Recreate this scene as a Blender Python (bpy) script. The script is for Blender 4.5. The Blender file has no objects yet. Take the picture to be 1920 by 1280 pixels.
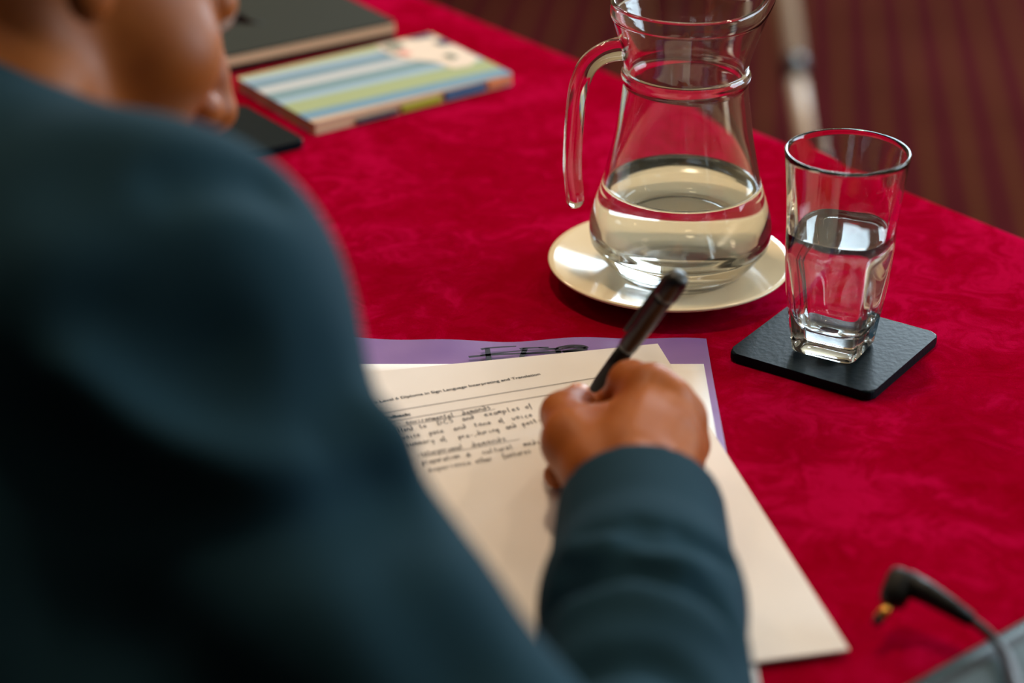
import bpy, bmesh, math, random
import numpy as np
import openvdb
from mathutils import Vector, Matrix

random.seed(7)
SC = bpy.context.scene
C = SC.collection

# ------------------------------------------------------------------ camera
F, PITCH, CAMZ, TZ = 4000.0, math.radians(26.5), 1.31, 0.75
SP, CP = math.sin(PITCH), math.cos(PITCH)
cam = bpy.data.objects.new('camera', bpy.data.cameras.new('camera'))
C.objects.link(cam)
cam.location = (0, 0, CAMZ)
cam.rotation_euler = (math.pi/2 - PITCH, 0, 0)
cam.data.sensor_width = 36.0
cam.data.lens = F/1920*36.0
cam.data.clip_start = 0.05
cam.data.dof.use_dof = True
cam.data.dof.focus_distance = 1.24
cam.data.dof.aperture_fstop = 3.2
cam.data.dof.aperture_blades = 9
SC.camera = cam
SC.view_settings.view_transform = 'Standard'
SC.view_settings.look = 'None'
SC.view_settings.gamma = 1.0
SC.view_settings.exposure = -0.1
SC.cycles.use_denoising = True
SC.cycles.max_bounces = 16
SC.cycles.transmission_bounces = 14
SC.cycles.glossy_bounces = 6
SC.cycles.diffuse_bounces = 4

# ------------------------------------------------------------------ light
world = bpy.data.worlds.new('world')
SC.world = world
world.use_nodes = True
world.node_tree.nodes['Background'].inputs[0].default_value = (0.6, 0.75, 1.0, 1)
world.node_tree.nodes['Background'].inputs[1].default_value = 0.15

def window_light(loc, rot, sx, sy, power, col):
    l = bpy.data.lights.new('daylight', 'AREA')
    l.shape = 'RECTANGLE'; l.size = sx; l.size_y = sy
    l.energy = power; l.color = col
    o = bpy.data.objects.new('daylight', l); C.objects.link(o)
    o.location = loc; o.rotation_euler = rot
    return o
# daylight of the two windows (built further down): far wall and right wall
window_light((1.68, 4.93, 1.85), (math.radians(90), 0, math.radians(180)), 1.7, 1.7, 185, (0.70, 0.87, 1.0))
window_light((3.43, 1.9, 1.85), (math.radians(90), 0, math.radians(90)), 2.0, 1.7, 115, (0.70, 0.87, 1.0))

# ------------------------------------------------------------------ helpers: pixels to places
def W(px, py, Z):
    x = (px-960)/F*Z; u = -(py-640)/F*Z
    return Vector((x, Z*CP+u*SP, CAMZ-Z*SP+u*CP))
def H(px, py, h=0.0):                         # the point of a sight line that lies h above the table top
    v = (py-640)/F
    return W(px, py, (CAMZ-TZ-h)/(SP+v*CP))
def proj(p):
    y, z = p[1], p[2]-CAMZ
    Z = y*CP - z*SP; u = y*SP + z*CP
    return 960+p[0]/Z*F, 640-u/Z*F, Z
def height_at(xy, py):                        # height over the table at which a plumb line through xy shows at row py
    lo, hi = -0.2, 0.5
    for _ in range(50):
        m = (lo+hi)/2
        if proj((xy[0], xy[1], TZ+m))[1] > py: lo = m
        else: hi = m
    return lo

# ------------------------------------------------------------------ helpers: objects
def tag(o, label=None, cat=None, group=None, kind=None):
    if label: o['label'] = label
    if cat: o['category'] = cat
    if group: o['group'] = group
    if kind: o['kind'] = kind
    return o
def empty(name, loc, rz=0.0):
    o = bpy.data.objects.new(name, None); C.objects.link(o)
    o.location = loc; o.rotation_euler = (0, 0, rz)
    o.empty_display_size = 0.02
    return o
def link(name, me, mat=None, parent=None, smooth=False):
    if smooth:
        me.polygons.foreach_set('use_smooth', [True]*len(me.polygons))
    if mat: me.materials.append(mat)
    o = bpy.data.objects.new(name, me); C.objects.link(o)
    if parent:
        o.parent = parent
    return o
def link_world(name, me, mat, parent, smooth=False):        # mesh given in world coordinates, kept in place under its parent
    o = link(name, me, mat, None, smooth)
    o.parent = parent
    m = parent
    M = Matrix.Identity(4)
    chain = []
    while m is not None:
        chain.append(m); m = m.parent
    for q in reversed(chain):
        M = M @ q.matrix_parent_inverse @ q.matrix_basis
    o.matrix_parent_inverse = M.inverted()
    return o
def bm_obj(name, bm, mat=None, parent=None, smooth=False, world_space=False):
    me = bpy.data.meshes.new(name)
    bmesh.ops.recalc_face_normals(bm, faces=bm.faces)
    bm.to_mesh(me); bm.free()
    if world_space: return link_world(name, me, mat, parent, smooth)
    return link(name, me, mat, parent, smooth)
def add_box(bm, lo, hi, M=None):
    vs = [bm.verts.new((x, y, z)) for x in (lo[0], hi[0]) for y in (lo[1], hi[1]) for z in (lo[2], hi[2])]
    for f in ((0,1,3,2), (4,6,7,5), (0,4,5,1), (2,3,7,6), (0,2,6,4), (1,5,7,3)):
        bm.faces.new([vs[i] for i in f])
    if M is not None:
        for v in vs: v.co = M @ v.co
    return vs
def bevel(bm, w, seg=2):
    bmesh.ops.bevel(bm, geom=list(bm.edges), offset=w, segments=seg, profile=0.5, affect='EDGES')
def box_obj(name, lo, hi, mat, parent=None, bev=0.0, seg=2, M=None, **k):
    bm = bmesh.new(); add_box(bm, lo, hi)
    if bev: bevel(bm, bev, seg)
    if M is not None: bm.transform(M)
    return bm_obj(name, bm, mat, parent, smooth=False, **k)
def slab(poly, z0, z1, rnd=0.0, seg=5):                       # outline (ccw, xy) to a slab with rounded corners
    pts = []
    n = len(poly)
    for i in range(n):
        p, a, b = Vector(poly[i][:2]), Vector(poly[i-1][:2]), Vector(poly[(i+1) % n][:2])
        if rnd <= 0: pts.append(p); continue
        u, w = (a-p).normalized(), (b-p).normalized()
        for k in range(seg+1):
            s = k/seg
            q0, q1 = p+u*rnd*(1-s), p+w*rnd*s
            pts.append(p + u*rnd*(1-s)**2 + w*rnd*s**2)
    bm = bmesh.new()
    lo = [bm.verts.new((q.x, q.y, z0)) for q in pts]; hi = [bm.verts.new((q.x, q.y, z1)) for q in pts]
    bm.faces.new(hi); bm.faces.new(lo[::-1])
    m = len(pts)
    for i in range(m): bm.faces.new((lo[i], lo[(i+1) % m], hi[(i+1) % m], hi[i]))
    return bm
def tube_bm(pts, rads, n=16, bm=None, flat=1.0, caps=True):
    bm = bm or bmesh.new()
    P = [Vector(p) for p in pts]; rings = []
    ref = None
    for i, p in enumerate(P):
        t = (P[min(i+1, len(P)-1)] - P[max(i-1, 0)]).normalized()
        if ref is None:
            ref = t.orthogonal().normalized()
        ref = (ref - t*ref.dot(t)).normalized()
        b = t.cross(ref)
        r = rads[i] if hasattr(rads, '__len__') else rads
        rings.append([bm.verts.new(p + ref*math.cos(2*math.pi*k/n)*r + b*math.sin(2*math.pi*k/n)*r*flat) for k in range(n)])
    for a, b in zip(rings, rings[1:]):
        for k in range(n): bm.faces.new((a[k], a[(k+1) % n], b[(k+1) % n], b[k]))
    if caps:
        bm.faces.new(rings[0][::-1]); bm.faces.new(rings[-1])
    return bm
def spline(pts, n=8):                                         # Catmull-Rom through points
    P = [Vector(p) for p in pts]; out = []
    for i in range(len(P)-1):
        a, b, c, d = P[max(i-1, 0)], P[i], P[i+1], P[min(i+2, len(P)-1)]
        for k in range(n):
            t = k/n
            out.append(0.5*((2*b)+(c-a)*t+(2*a-5*b+4*c-d)*t*t+(3*b-a-3*c+d)*t**3))
    out.append(P[-1]); return out
def lathe_bm(prof, n=96, fn=None):                            # closed profile of (r, z); r=0 ends become poles
    bm = bmesh.new(); rings = []
    for r, z in prof:
        if r < 1e-6: rings.append([bm.verts.new((0, 0, z))])
        else:
            ring = []
            for k in range(n):
                a = 2*math.pi*k/n
                q = Vector((r*math.cos(a), r*math.sin(a), z))
                if fn: q = fn(q, r, z, a)
                ring.append(bm.verts.new(q))
            rings.append(ring)
    for a, b in zip(rings, rings[1:]):
        for k in range(n):
            k2 = (k+1) % n
            if len(a) == 1 and len(b) == 1: continue
            if len(a) == 1: bm.faces.new((a[0], b[k2], b[k]))
            elif len(b) == 1: bm.faces.new((a[k], a[k2], b[0]))
            else: bm.faces.new((a[k], a[k2], b[k2], b[k]))
    return bm

# ------------------------------------------------------------------ helpers: materials
class NT:
    def __init__(s, name):
        s.m = bpy.data.materials.new(name); s.m.use_nodes = True
        s.t = s.m.node_tree; s.b = s.t.nodes['Principled BSDF']
    def n(s, typ, **kw):
        o = s.t.nodes.new('ShaderNode'+typ)
        for k, v in kw.items():
            if k in o.inputs.keys(): o.inputs[k].default_value = v
            else: setattr(o, k, v)
        return o
    def l(s, a, b): s.t.links.new(a, b)
    def set(s, **kw):
        for k, v in kw.items():
            k = k.replace('_', ' ')
            s.b.inputs[k].default_value = v
        return s
    def coord(s, scale=(1, 1, 1), rz=0.0):
        tc = s.n('TexCoord'); mp = s.n('Mapping')
        mp.inputs['Scale'].default_value = scale; mp.inputs['Rotation'].default_value = (0, 0, rz)
        s.l(tc.outputs['Object'], mp.inputs['Vector']); return mp.outputs['Vector']
    def ramp(s, fac, stops):
        r = s.n('ValToRGB'); e = r.color_ramp.elements
        while len(e) < len(stops): e.new(0.5)
        for x, (p, c) in zip(e, stops): x.position = p; x.color = c
        s.l(fac, r.inputs['Fac']); return r.outputs['Color']
    def bump(s, height, strength=0.2, dist=0.001):
        b = s.n('Bump'); b.inputs['Strength'].default_value = strength; b.inputs['Distance'].default_value = dist
        s.l(height, b.inputs['Height']); s.l(b.outputs['Normal'], s.b.inputs['Normal'])
def rgb(r, g, b):
    f = lambda c: (c/255/12.92) if c <= 10 else ((c/255+0.055)/1.055)**2.4
    return (f(r), f(g), f(b), 1)
def plain(name, col, rough=0.5, spec=0.5, metal=0.0, var=0.06, scale=60, bump=0.0):
    t = NT(name); t.set(Roughness=rough, Metallic=metal); t.b.inputs['Specular IOR Level'].default_value = spec
    nz = t.n('TexNoise', Scale=scale, Detail=3.0); t.l(t.coord(), nz.inputs['Vector'])
    a = [max(0, c*(1-var)) for c in col[:3]]+[1]; b = [min(1, c*(1+var)) for c in col[:3]]+[1]
    t.l(t.ramp(nz.outputs['Fac'], [(0.3, a), (0.7, b)]), t.b.inputs['Base Color'])
    if bump: t.bump(nz.outputs['Fac'], bump, 0.0006)
    return t.m

def velvet():
    t = NT('crushed red velvet'); v = t.coord()
    n1 = t.n('TexNoise', Scale=7.0, Detail=6.0, Roughness=0.62, Distortion=0.7); t.l(v, n1.inputs['Vector'])
    n2 = t.n('TexNoise', Scale=38.0, Detail=5.0, Roughness=0.7, Distortion=1.2); t.l(v, n2.inputs['Vector'])
    n3 = t.n('TexNoise', Scale=900.0, Detail=2.0); t.l(v, n3.inputs['Vector'])
    mx = t.n('Math', operation='MULTIPLY_ADD'); t.l(n2.outputs['Fac'], mx.inputs[0]); mx.inputs[1].default_value = 0.9
    t.l(n1.outputs['Fac'], mx.inputs[2])
    sm = t.n('Math', operation='MULTIPLY'); t.l(mx.outputs[0], sm.inputs[0]); sm.inputs[1].default_value = 0.9
    col = t.ramp(sm.outputs[0], [(0.68, rgb(132, 0, 21)), (0.87, rgb(146, 0, 33)), (1.0, rgb(166, 5, 52))])
    t.l(col, t.b.inputs['Base Color'])
    t.set(Roughness=0.85, Sheen_Weight=0.06, Sheen_Roughness=0.35, Sheen_Tint=rgb(255, 0, 90))
    t.b.inputs['Specular IOR Level'].default_value = 0.0
    ad = t.n('Math', operation='MULTIPLY_ADD'); t.l(n3.outputs['Fac'], ad.inputs[0]); ad.inputs[1].default_value = 0.35
    t.l(mx.outputs[0], ad.inputs[2])
    t.bump(ad.outputs[0], 0.45, 0.0012)
    return t.m
def carpet():
    t = NT('striped carpet'); v = t.coord(rz=math.radians(7.0))
    sx = t.n('SeparateXYZ'); t.l(v, sx.inputs[0])
    def wave(out, per, ph=0.0):
        m = t.n('Math', operation='MULTIPLY_ADD'); t.l(out, m.inputs[0]); m.inputs[1].default_value = 2*math.pi/per; m.inputs[2].default_value = ph
        s = t.n('Math', operation='SINE'); t.l(m.outputs[0], s.inputs[0]); return s.outputs[0]
    st = wave(sx.outputs['X'], 0.068, 0.6); rg = wave(sx.outputs['Y'], 0.034)
    stripe = t.ramp(st, [(0.45, (0, 0, 0, 1)), (0.95, (1, 1, 1, 1))])
    rung = t.n('Math', operation='MULTIPLY_ADD'); t.l(rg, rung.inputs[0]); rung.inputs[1].default_value = 0.5; rung.inputs[2].default_value = 0.6
    mu = t.n('Math', operation='MULTIPLY'); t.l(stripe, mu.inputs[0]); t.l(rung.outputs[0], mu.inputs[1])
    mix = t.n('MixRGB'); t.l(mu.outputs[0], mix.inputs['Fac'])
    mix.inputs['Color1'].default_value = rgb(64, 22, 24); mix.inputs['Color2'].default_value = rgb(82, 52, 24)
    nz = t.n('TexNoise', Scale=3.0, Detail=4.0); t.l(v, nz.inputs['Vector'])
    m2 = t.n('MixRGB', blend_type='MULTIPLY'); m2.inputs['Fac'].default_value = 0.5
    t.l(mix.outputs['Color'], m2.inputs['Color1']); t.l(t.ramp(nz.outputs['Fac'], [(0.3, (0.55, 0.5, 0.5, 1)), (0.7, (1, 1, 1, 1))]), m2.inputs['Color2'])
    t.l(m2.outputs['Color'], t.b.inputs['Base Color'])
    t.set(Roughness=0.95); t.b.inputs['Specular IOR Level'].default_value = 0.0
    return t.m
def wool():
    t = NT('navy wool cloth'); v = t.coord()
    nz = t.n('TexNoise', Scale=14.0, Detail=4.0); t.l(v, nz.inputs['Vector'])
    t.l(t.ramp(nz.outputs['Fac'], [(0.3, (0.0092, 0.0325, 0.0500, 1)), (0.7, (0.0115, 0.0395, 0.0600, 1))]), t.b.inputs['Base Color'])
    t.set(Roughness=0.9)
    t.b.inputs['Specular IOR Level'].default_value = 0.08
    wv = t.n('TexNoise', Scale=700.0, Detail=1.0); t.l(v, wv.inputs['Vector']); t.bump(wv.outputs['Fac'], 0.25, 0.0004)
    return t.m
def skin():
    t = NT('brown skin'); v = t.coord()
    nz = t.n('TexNoise', Scale=25.0, Detail=5.0, Roughness=0.6); t.l(v, nz.inputs['Vector'])
    t.l(t.ramp(nz.outputs['Fac'], [(0.3, rgb(148, 72, 17)), (0.7, rgb(170, 92, 30))]), t.b.inputs['Base Color'])
    t.set(Roughness=0.5, Subsurface_Weight=0.12, Subsurface_Scale=0.006)
    t.b.inputs['Subsurface Radius'].default_value = (1.0, 0.35, 0.2)
    t.b.inputs['Specular IOR Level'].default_value = 0.32
    f = t.n('TexNoise', Scale=420.0, Detail=3.0); t.l(v, f.inputs['Vector']); t.bump(f.outputs['Fac'], 0.18, 0.0006)
    return t.m
def glassmat(name, ior=1.5, col=(1, 1, 1, 1)):
    t = NT(name); t.set(Roughness=0.0, IOR=ior, Transmission_Weight=1.0, Base_Color=col)
    nz = t.n('TexNoise', Scale=9.0, Detail=1.0); t.l(t.coord(), nz.inputs['Vector']); t.bump(nz.outputs['Fac'], 0.04, 0.002)
    return t.m
M_VELVET, M_CARPET, M_WOOL, M_SKIN = velvet(), carpet(), wool(), skin()
M_GLASS = glassmat('clear glass', 1.5, (0.97, 0.985, 0.975, 1)); M_WATER = glassmat('clear water', 1.33)
M_LEATHER = plain('black leather', rgb(11, 25, 31), 0.38, 0.06, var=0.15, scale=300, bump=0.25)
M_CHINA = plain('cream china', rgb(240, 220, 184), 0.10, 0.4, var=0.01)
M_PAPER = plain('white paper', rgb(236, 228, 222), 0.8, 0.2, var=0.015, scale=30)
M_INK = plain('black print', rgb(22, 20, 24), 0.7, 0.2)
M_PENINK = plain('black pen ink', rgb(52, 46, 50), 0.7, 0.2)
M_RULE = plain('grey rule', rgb(120, 112, 110), 0.8, 0.2)
M_BAND = plain('pale grey tint', rgb(214, 204, 198), 0.8, 0.2)
M_MARKER = plain('dark marker ink', rgb(40, 44, 60), 0.5, 0.3)
M_BLACKPLASTIC = plain('black plastic', rgb(9, 9, 10), 0.38, 0.5, var=0.1)
M_RUBBER = plain('black rubber', rgb(12, 12, 12), 0.5, 0.25, var=0.1)
M_GOLD = plain('brass tip', rgb(214, 160, 80), 0.25, 0.5, metal=1.0, var=0.03)
M_WALL = plain('cream wall paint', rgb(206, 182, 140), 0.8, 0.3, var=0.02, scale=4)
M_CEIL = plain('ceiling paint', rgb(176, 160, 134), 0.85, 0.2, var=0.02, scale=4)
M_WOODD = plain('dark wood', rgb(56, 34, 21), 0.45, 0.4, var=0.2, scale=12)
M_STEEL = plain('pale enamelled metal', rgb(196, 172, 150), 0.4, 0.5, var=0.04)
M_WHITEPAINT = plain('white gloss paint', rgb(228, 222, 210), 0.4, 0.4, var=0.02)

# ------------------------------------------------------------------ room shell
TN, TT = Vector((0.783, 0.622, 0)), Vector((0.622, -0.783, 0))       # across and along the table
def wall_with_hole(name, axis, pos, a0, a1, z0, z1, h0, h1, g0, g1, thick):
    bm = bmesh.new()
    for (p, q, r, s) in ((a0, h0, z0, z1), (h1, a1, z0, z1), (h0, h1, z0, g0), (h0, h1, g1, z1)):
        if axis == 'y': add_box(bm, (p, pos, r), (q, pos+thick, s))
        else: add_box(bm, (pos, p, r), (pos+thick, q, s))
    return tag(bm_obj(name, bm, M_WALL), kind='structure')
tag(box_obj('floor', (-4.1, -2.6, -0.1), (3.6, 5.1, 0.0), M_CARPET), kind='structure')
tag(box_obj('ceiling', (-4.1, -2.6, 2.9), (3.6, 5.1, 3.0), M_CEIL), kind='structure')
wall_with_hole('wall_back', 'y', 5.0, -4.0, 3.5, 0, 2.9, 0.78, 2.58, 0.95, 2.75, 0.12)
wall_with_hole('wall_right', 'x', 3.5, -2.5, 5.0, 0, 2.9, 0.85, 2.95, 0.95, 2.75, 0.12)
tag(box_obj('wall_left', (-4.1, -2.5, 0), (-4.0, 5.0, 2.9), M_WOODD), kind='structure')
tag(box_obj('wall_front', (-4.0, -2.6, 0), (3.5, -2.5, 2.9), M_WOODD), kind='structure')
M_PANE = NT('window glass').set(Roughness=0.0, IOR=1.45, Transmission_Weight=1.0).m
def window(name, M, w, h):
    f = bmesh.new()
    for lo, hi in (((-w/2, -.04, -h/2), (w/2, .04, -h/2+.06)), ((-w/2, -.04, h/2-.06), (w/2, .04, h/2)),
                   ((-w/2, -.04, -h/2), (-w/2+.06, .04, h/2)), ((w/2-.06, -.04, -h/2), (w/2, .04, h/2)),
                   ((-.03, -.035, -h/2), (.03, .035, h/2)), ((-w/2, -.035, .25), (w/2, .035, .3))):
        add_box(f, lo, hi)
    f.transform(M)
    o = tag(bm_obj(name, f, M_WHITEPAINT), kind='structure')
    g = bmesh.new(); add_box(g, (-w/2+.05, -.004, -h/2+.05), (w/2-.05, .004, h/2-.05)); g.transform(M)
    bm_obj('window_pane', g, M_PANE, o)
window('window_1', Matrix.Translation((1.68, 5.06, 1.85)), 1.8, 1.8)
window('window_2', Matrix.Translation((3.56, 1.9, 1.85)) @ Matrix.Rotation(math.pi/2, 4, 'Z'), 2.1, 1.8)

# recessed warm downlights in the ceiling
M_LAMP = NT('lamp diffuser').set(Emission_Color=(1.0, 0.72, 0.42, 1), Emission_Strength=12.0).m
def downlight(x, y, power, r=0.09):
    root = empty('ceiling_downlight', (x, y, 2.9))
    bm = lathe_bm([(r, -0.004), (r+.025, -0.012), (r+.03, 0.0), (r, 0.0), (r, -0.004)], 32)
    bm_obj('trim_ring', bm, M_WHITEPAINT, root, True)
    bm_obj('diffuser', lathe_bm([(0, -0.003), (r, -0.003), (r, -0.001), (0, -0.001)], 32), M_LAMP, root)
    l = bpy.data.lights.new('lamp_light', 'AREA'); l.shape = 'DISK'; l.size = 2*r; l.energy = power; l.color = (1.0, 0.78, 0.54)
    o = bpy.data.objects.new('lamp_light', l); C.objects.link(o); o.parent = root; o.location = (0, 0, -0.006)
    return root
for i, (x, y, e, where) in enumerate(((-1.0, 2.4, 16, 'left of the far window'), (-0.10, 1.42, 46, 'over the table and the writing person'), (0.9, 2.6, 16, 'in front of the far window'),
                               (-0.9, 3.6, 30, 'near the far left corner'), (1.9, 0.9, 22, 'in front of the right window'), (-2.6, 2.6, 22, 'by the left wall'))):
    tag(downlight(x, y, e*.40), 'round warm recessed ceiling downlight ' + where, 'ceiling light', 'recessed ceiling downlights')

# ------------------------------------------------------------------ table and cloth
N0, N1, T0, T1 = 0.386, 1.056, -2.35, -0.12
def tp(n, t, z): return Vector((TN.x*n+TT.x*t, TN.y*n+TT.y*t, z))
MT = Matrix(((TN.x, -TT.x, 0, 0), (TN.y, -TT.y, 0, 0), (0, 0, 1, 0), (0, 0, 0, 1)))     # local (n, -t, z), right-handed
table = tag(empty('table', tp((N0+N1)/2, (T0+T1)/2, 0)), 'long conference table hidden under a red velvet cloth', 'table')
box_obj('tabletop', (N0+.012, -T1+.012, .715), (N1-.012, -T0-.012, .744), M_WOODD, table, 0.004, M=MT, world_space=True)
for n in (N0+.08, N1-.08):
    for t in (T0+.1, T1-.1):
        box_obj('leg', (n-.025, -t-.025, 0), (n+.025, -t+.025, .715), M_WOODD, table, 0.004, M=MT, world_space=True)
def tablecloth():
    bm = bmesh.new()
    n0, n1, t0, t1 = N0, N1, T0, T1
    per = []                                     # outline, even steps
    steps = 0.03
    def side(a, b):
        k = int((b-a).length/steps)
        for i in range(k): per.append(a.lerp(b, i/k))
    c = [Vector((n0, -t1)), Vector((n1, -t1)), Vector((n1, -t0)), Vector((n0, -t0))]
    for i in range(4): side(c[i], c[(i+1) % 4])
    mid = Vector(((n0+n1)/2, -(t0+t1)/2)); hw = Vector(((n1-n0)/2, (t1-t0)/2))
    rings = []
    levels = [(-.02, .75), (-.006, .7497), (0.0, .748), (.0035, .744), (.005, .735), (.006, .70), (.008, .66), (.010, .63), (.012, .60)]
    for d, z in levels:
        ring = []
        for i, p in enumerate(per):
            q = p - mid
            s = Vector((max(-hw.x-d, min(hw.x+d, q.x*(hw.x+d)/hw.x)), max(-hw.y-d, min(hw.y+d, q.y*(hw.y+d)/hw.y))))
            out = Vector((0, 0))
            if abs(abs(q.x)-hw.x) < 1e-6: out.x = math.copysign(1, q.x)
            if abs(abs(q.y)-hw.y) < 1e-6: out.y = math.copysign(1, q.y)
            wv = max(0, (.72-z))*.07*math.sin(i*0.9+math.sin(i*.37)*1.5)
            s = s + out*wv + mid
            ring.append(bm.verts.new((s.x, s.y, z)))
        rings.append(ring)
    m = len(per)
    bm.faces.new(rings[0])
    for a, b in zip(rings, rings[1:]):
        for k in range(m): bm.faces.new((a[k], b[k], b[(k+1) % m], a[(k+1) % m]))
    bm.transform(MT)
    return bm
cloth = bm_obj('tablecloth', tablecloth(), M_VELVET, None, True)
tag(cloth, 'deep red crushed velvet cloth draped over the conference table', 'tablecloth')

# ------------------------------------------------------------------ flat papers
def axes_from(a, b):                             # unit x along a->b on the table
    x = (b-a); x.z = 0; x.normalize(); return x, Vector((-x.y, x.x, 0))
def sheet_mesh(corner_tl, ux, uy, w, h, z, thick, nx=24, ny=32, lift=None):
    bm = bmesh.new(); G = []
    for lvl in (0, 1):
        g = []
        for j in range(ny+1):
            row = []
            for i in range(nx+1):
                p = corner_tl + ux*(w*i/nx) - uy*(h*j/ny)
                dz = lift(i/nx, j/ny) if lift else 0.0
                row.append(bm.verts.new((p.x, p.y, z+dz-(thick if lvl else 0))))
            g.append(row)
        G.append(g)
    for j in range(ny):
        for i in range(nx):
            a = G[0]; bm.faces.new((a[j][i], a[j+1][i], a[j+1][i+1], a[j][i+1]))
            a = G[1]; bm.faces.new((a[j][i], a[j][i+1], a[j+1][i+1], a[j+1][i]))
    for j in range(ny):
        for i, in ((0,), (nx,)):
            bm.faces.new((G[0][j][i], G[0][j+1][i], G[1][j+1][i], G[1][j][i]))
    for i in range(nx):
        for j in (0, ny):
            bm.faces.new((G[0][j][i], G[0][j][i+1], G[1][j][i+1], G[1][j][i]))
    return bm
# purple plastic wallet
M_PURPLE = NT('purple plastic').set(Base_Color=rgb(152, 118, 180), Roughness=0.35).m
_t = M_PURPLE.node_tree; _b = _t.nodes['Principled BSDF']; _b.inputs['Transmission Weight'].default_value = 0.08
_b.inputs['Subsurface Weight'].default_value = 0.0
_nz = _t.nodes.new('ShaderNodeTexNoise'); _nz.inputs['Scale'].default_value = 18
_tc = _t.nodes.new('ShaderNodeTexCoord'); _t.links.new(_tc.outputs['Object'], _nz.inputs['Vector'])
_rp = _t.nodes.new('ShaderNodeValToRGB'); _rp.color_ramp.elements[0].position = .3; _rp.color_ramp.elements[0].color = rgb(128, 98, 170); _rp.color_ramp.elements[1].position = .7; _rp.color_ramp.elements[1].color = rgb(152, 120, 184)
_t.links.new(_nz.outputs['Fac'], _rp.inputs['Fac']); _t.links.new(_rp.outputs['Color'], _b.inputs['Base Color'])
X, Y = Vector((1, 0, 0)), Vector((0, 1, 0))
def fold_lift(u, v):
    e = max(0, 1-v*7)
    return 0.0012*e*(0.8+math.sin(u*9.0+0.6)) + 0.0008*e*math.sin(u*21)
wallet = empty('plastic_wallet', (0, 1.0, TZ))
tag(wallet, 'purple plastic document wallet marked in black pen, under the white sheets', 'wallet')
bm_obj('sleeve', sheet_mesh(Vector((-.125, 1.121, 0)), X, Y, .239, .322, TZ+.0016, .0011, 40, 40, fold_lift), M_PURPLE, wallet, False, True)
def ribbon(bm, pts, w0, w1, z):                  # flat pen stroke on the table plane
    P = [Vector((p[0], p[1], z if len(p) < 3 else p[2])) for p in pts]
    last = None
    for i, p in enumerate(P):
        t = P[min(i+1, len(P)-1)] - P[max(i-1, 0)]; t.z = 0
        if t.length < 1e-9: t = Vector((1, 0, 0))
        t.normalize(); nrm = Vector((-t.y, t.x, 0))
        w = (w0 + (w1-w0)*i/max(1, len(P)-1))/2
        cur = (bm.verts.new(p+nrm*w), bm.verts.new(p-nrm*w))
        if last: bm.faces.new((last[0], last[1], cur[1], cur[0]))
        last = cur
def mk(cx, cy):                                  # marks traced on the wallet's open strip
    p = H(860+cx/6.4, 620+cy/6.4, .003); return (p.x, p.y, TZ+.0040)
mb = bmesh.new()
for pts, a, b in (
        ([(270, 242), (330, 228), (480, 215), (690, 203)], .0022, .0014),
        ([(345, 230), (352, 290), (362, 350), (375, 408)], .0030, .0034),
        ([(120, 332), (260, 318), (480, 300), (720, 292), (960, 282), (1200, 268), (1400, 262), (1500, 262)], .0024, .0016),
        ([(260, 312), (480, 285), (740, 258), (980, 246), (1180, 236)], .0014, .0012),
        ([(275, 440), (400, 432), (560, 412), (720, 396)], .0030, .0012),
        ([(735, 238), (800, 226), (960, 220), (1080, 216)], .0026, .0012),
        ([(800, 230), (775, 290), (755, 340), (765, 366), (800, 372)], .0032, .0026),
        ([(960, 222), (1100, 232), (1200, 228)], .0012, .0016),
        ([(1185, 235), (1195, 265), (1205, 296)], .0034, .0030),
        ([(1170, 228), (1260, 206), (1380, 196), (1490, 204), (1535, 226)], .0018, .0036),
        ([(1535, 226), (1440, 244), (1320, 258), (1250, 272)], .0036, .0026),
        ([(1250, 236), (1360, 222), (1480, 214)], .0012, .0010),
        ([(760, 300), (900, 286), (1200, 292)], .0010, .0010)):
    ribbon(mb, [mk(q.x, q.y) for q in spline([(x, y, 0) for x, y in pts], 6)], a, b, TZ+.004)
me = bpy.data.meshes.new('marker_writing'); mb.to_mesh(me); mb.free()
link_world('marker_writing', me, M_MARKER, wallet)['label'] = 'black marker writing'

# lower white sheet, square to the wallet
ls = bm_obj('paper_sheet', sheet_mesh(Vector((-.116, 1.0895, 0)), X, Y, .226, .318, TZ+.0024, .0003), M_PAPER, None, True)
tag(ls, 'plain white sheet lying squarely on the purple wallet, beneath the written form', 'paper')
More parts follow.
